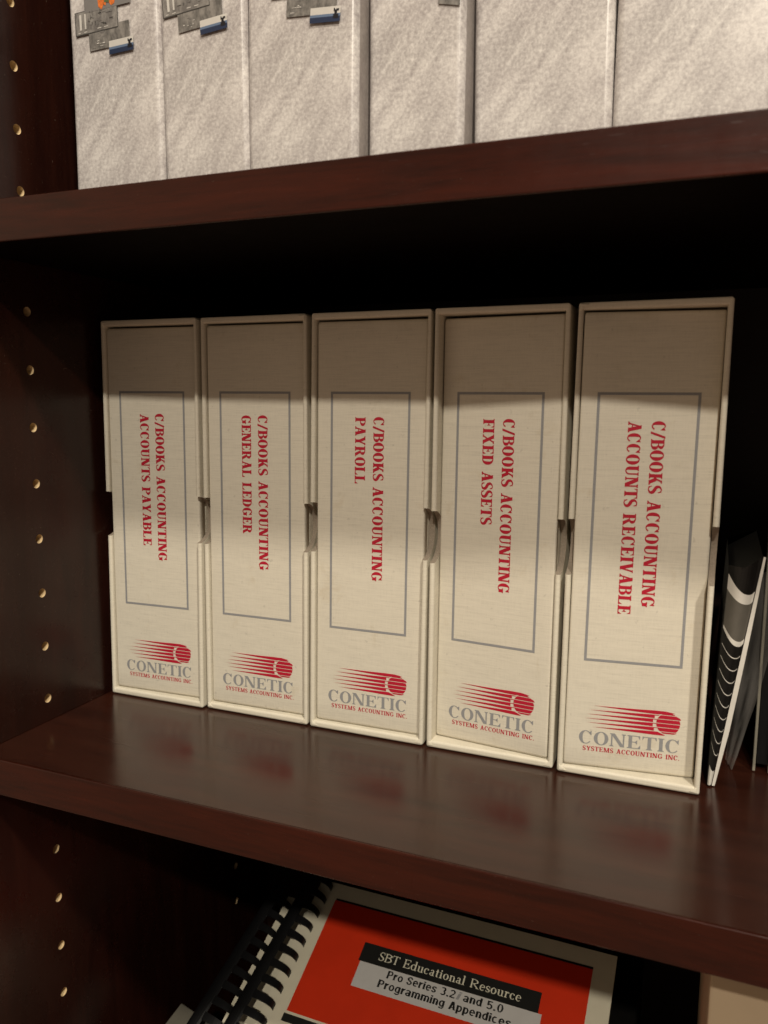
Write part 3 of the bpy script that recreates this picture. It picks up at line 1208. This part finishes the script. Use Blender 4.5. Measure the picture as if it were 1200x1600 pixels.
# pale cut edge of the card
bm = bmesh.new()
ra, rb, rc, rd = [], [], [], []
for j in range(NZZ + 1):
    z = .0006 + (.1188 - .0006) * j / NZZ
    p = bro(1, z)
    wd = .0024 * (1 - .55 * (j / NZZ) ** 3) * (.55 + .45 * min(1, j / 6))
    ra.append(bm.verts.new((p[0] + .0002, p[1] - .0006, z))); rb.append(bm.verts.new((p[0] + .0002 + wd, p[1] - .0002, z)))
    rc.append(bm.verts.new((p[0] + .0003 + wd, p[1] + .0016, z))); rd.append(bm.verts.new((p[0] + .0004, p[1] + .0014, z)))
for L0, L1 in ((ra, rb), (rb, rc), (rc, rd), (rd, ra)):
    for j in range(NZZ):
        bm.faces.new((L0[j], L1[j], L1[j + 1], L0[j + 1]))
bm.faces.new((ra[0], rb[0], rc[0], rd[0])); bm.faces.new((ra[-1], rd[-1], rc[-1], rb[-1]))
from_bm('card_edge', bm, M['white_card'], br)

# crumpled clear plastic sleeve behind the brochure
bm = bmesh.new()
rows = []
for j in range(17):
    z = .0005 + .105 * j / 16
    row = []
    for q in range(7):
        u = q / 6
        x = .3728 + .0075 * (z / .1) + u * (.0028 + .013 * (z / .1) ** .8)
        y = .1525 - .012 * u + .0016 * math.sin(q * 2.1 + j * .55) + .0014 * math.sin(j * .8)
        row.append(bm.verts.new((x, y, z)))
    rows.append(row)
for a, b_ in zip(rows, rows[1:]):
    for q in range(6):
        bm.faces.new((a[q], a[q + 1], b_[q + 1], b_[q]))
o = from_bm('plastic_sleeve', bm, M['film'], None, True)
sm = o.modifiers.new('thickness', 'SOLIDIFY')
sm.thickness = .0004
tag(o, 'crumpled clear plastic sleeve standing behind the black brochure', 'plastic sleeve')

# clear disc cases on edge at the right border
for k, (xx, yy, hh) in enumerate(((.3855, .1435, .125), (.3960, .141, .125))):
    r = empty('disc_case', (xx, yy, .0004), (0, 0, math.radians(-3 + 2 * k)))
    tag(r, ['clear disc case standing on edge beside the plastic sleeve', 'clear disc case at the right border, outermost of the two'][k], 'disc case', 'clear disc cases on the middle shelf')
    bx('lid', .0, .0014, 0, .142, 0, hh, M['clear'], r, .0003, 1)
    bx('tray', .0016, .0072, .003, .140, .003, hh - .003, M['black_plastic'], r, .0004, 1)
    bx('back_cover', .0074, .0098, 0, .142, 0, hh, M['clear'], r, .0003, 1)

# ---------------------------------------------------------------- manuals in the compartment below
TILT = math.radians(25)


def comb(parent, ut, uh, n0, v0, v1, count_at, wide=.0056):
    """plastic comb: a spine strip with fingers curling over into the punched holes"""
    bm = bmesh.new()
    R = .0078
    nseg = 9
    rows = []
    steps = 10
    for j in range(steps + 1):
        v = v0 + (v1 - v0) * j / steps
        row = []
        for (rad) in (R, R - .0011):
            row.append([bm.verts.new((ut(v) + rad * math.cos(math.radians(a)), v, n0 + rad * math.sin(math.radians(a)))) for a in [60 + 120 * q / nseg for q in range(nseg + 1)]])
        rows.append(row)
    for A, B in zip(rows, rows[1:]):
        for L in (0, 1):
            for q in range(nseg):
                bm.faces.new((A[L][q], A[L][q + 1], B[L][q + 1], B[L][q]))
        for q in (0, nseg):
            bm.faces.new((A[0][q], A[1][q], B[1][q], B[0][q]))
    for A in (rows[0], rows[-1]):
        for q in range(nseg):
            bm.faces.new((A[0][q], A[0][q + 1], A[1][q + 1], A[1][q]))
    sp_ = from_bm('comb_spine', bm, M['black_plastic'], parent, False)
    v = count_at
    while v > v1 + .004:
        bm = bmesh.new()
        p0 = (ut(v) + R * math.cos(math.radians(62)) - .0006, n0 + R * math.sin(math.radians(62)) + .0003)
        p3 = (uh(v), .0004)
        p1 = (p0[0] + .0048, p0[1] + .0002)
        p2 = (p3[0] + .0004, p0[1] * .7 + .0012)
        prev = None
        for q in range(10):
            t = q / 9
            b0, b1, b2, b3 = (1 - t) ** 3, 3 * t * (1 - t) ** 2, 3 * t * t * (1 - t), t ** 3
            u = b0 * p0[0] + b1 * p1[0] + b2 * p2[0] + b3 * p3[0]
            n = b0 * p0[1] + b1 * p1[1] + b2 * p2[1] + b3 * p3[1]
            hw = wide / 2 * (1 - .28 * t)
            dv = -.0012 * t
            cur = [bm.verts.new((u, v + dv - hw, n)), bm.verts.new((u, v + dv + hw, n)), bm.verts.new((u - .0004, v + dv + hw, n - .0011)), bm.verts.new((u - .0004, v + dv - hw, n - .0011))]
            if prev:
                for z in range(4):
                    bm.faces.new((prev[z], prev[(z + 1) % 4], cur[(z + 1) % 4], cur[z]))
            else:
                bm.faces.new(cur)
            prev = cur
        bm.faces.new(prev[::-1])
        from_bm('comb_finger', bm, M['black_plastic'], sp_)
        v -= .0114


def sheet_on(name, m, parent, x0, x1, y0, y1, n):
    return from_bm(name, sheet([(x0 / 1000, y0 / 1000, n / 1000), (x1 / 1000, y0 / 1000, n / 1000), (x1 / 1000, y1 / 1000, n / 1000), (x0 / 1000, y1 / 1000, n / 1000)]), m, parent)


man = empty('comb_bound_manual', (.0078, .2054, -.1817), (TILT, 0, math.radians(-.45)))
tag(man, 'red covered comb bound manual titled Pro Series 3.2i, lying tilted on top', 'manual')
bx('page_block', .0885, .3085, -.255, .0135, -.0086, -.0012, M['pages'], man)
cv = bx('cover', .088, .309, -.256, .014, -.0011, 0, M['paper'], man)
sheet_on('red_field', M['red_cover'], cv, 105, 295, -81.5, 1, .06)
sheet_on('top_rule', M['black_ink'], cv, 105.5, 295, 1.0, 2.6, .10)
sheet_on('lower_red_field', M['red_cover'], cv, 131, 295, -200, -82.8, .06)
sheet_on('black_bar', M['black_ink'], cv, 104, 130.5, -88.4, -83.2, .06)
lb = sheet_on('title_label', M['label_grey'], cv, 141, 268.5, -54, -36.4, .12)
sheet_on('label_heading', M['black_ink'], cv, 139.5, 266, -36.4, -23, .14)


def on_cover(n):
    return lambda ox, oy: (lambda px, py: ((px + ox) / 1000, (py + oy) / 1000, n / 1000))


g = serif_line('SBT Educational Resource', 101, 5.9, .12, .06, .06, .045)
link('heading_lettering', union_mesh('heading_lettering', g, on_cover(.2)(153, -32.6)), M['label_text'], cv)
link('title_lettering', sans_mesh('title_lettering', 'Pro Series 3.2', 48.8, 5.2, .018, on_cover(.2)(163, -42.7)), M['black_ink'], cv)
link('title_lettering', sans_mesh('title_lettering', 'i', 1.9, 5.2, 0, on_cover(.2)(212.6, -42.7), .3), M['grey_ink'], cv)
link('title_lettering', sans_mesh('title_lettering', 'and 5.0', 26.9, 5.2, .018, on_cover(.2)(217.4, -42.7)), M['black_ink'], cv)
link('title_lettering', sans_mesh('title_lettering', 'Programming Appendices', 92, 5.2, .018, on_cover(.2)(158.8, -49.9)), M['black_ink'], cv)
comb(man, lambda v: .0845 + .075 * v, lambda v: .0985 + .03 * v, .002, .016, -.16, .010)

# second manual underneath, its margin showing on the left
m2 = empty('comb_bound_manual', (-.0172, .1985, -.1960), (TILT, 0, math.radians(-2.4)))
tag(m2, 'white edged comb bound manual under the red one, only its black comb and margin showing', 'manual')
bx('page_block', .0885, .30, -.255, .0135, -.0086, -.0012, M['pages'], m2)
bx('cover', .088, .3005, -.256, .014, -.0011, 0, M['paper'], m2)
comb(m2, lambda v: .0815 + .075 * v, lambda v: .0965 + .03 * v, .002, .016, -.16, .005)

# grey booklet poking out at the lower left
o = bx('grey_booklet', 0, .20, -.15, 0, -.005, 0, M['grey_cover'], None, .0006, 1)
o.location = (.028, .128, -.235)
o.rotation_euler = (TILT, 0, math.radians(-14))
tag(o, 'dull grey booklet poking out under the manuals at lower left', 'booklet')

# support pile so that the manuals rest on something
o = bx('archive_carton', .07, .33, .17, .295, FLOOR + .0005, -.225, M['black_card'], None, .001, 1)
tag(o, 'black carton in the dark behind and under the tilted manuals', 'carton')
# cream box standing at the lower right
o = bx('cream_box', .0, .07, 0, .2, 0, .312, M['cream_card'], None, .0012, 2)
o.location = (.3687, .030, FLOOR + .0005)
tag(o, 'plain cream box standing at lower right under the middle shelf', 'box')
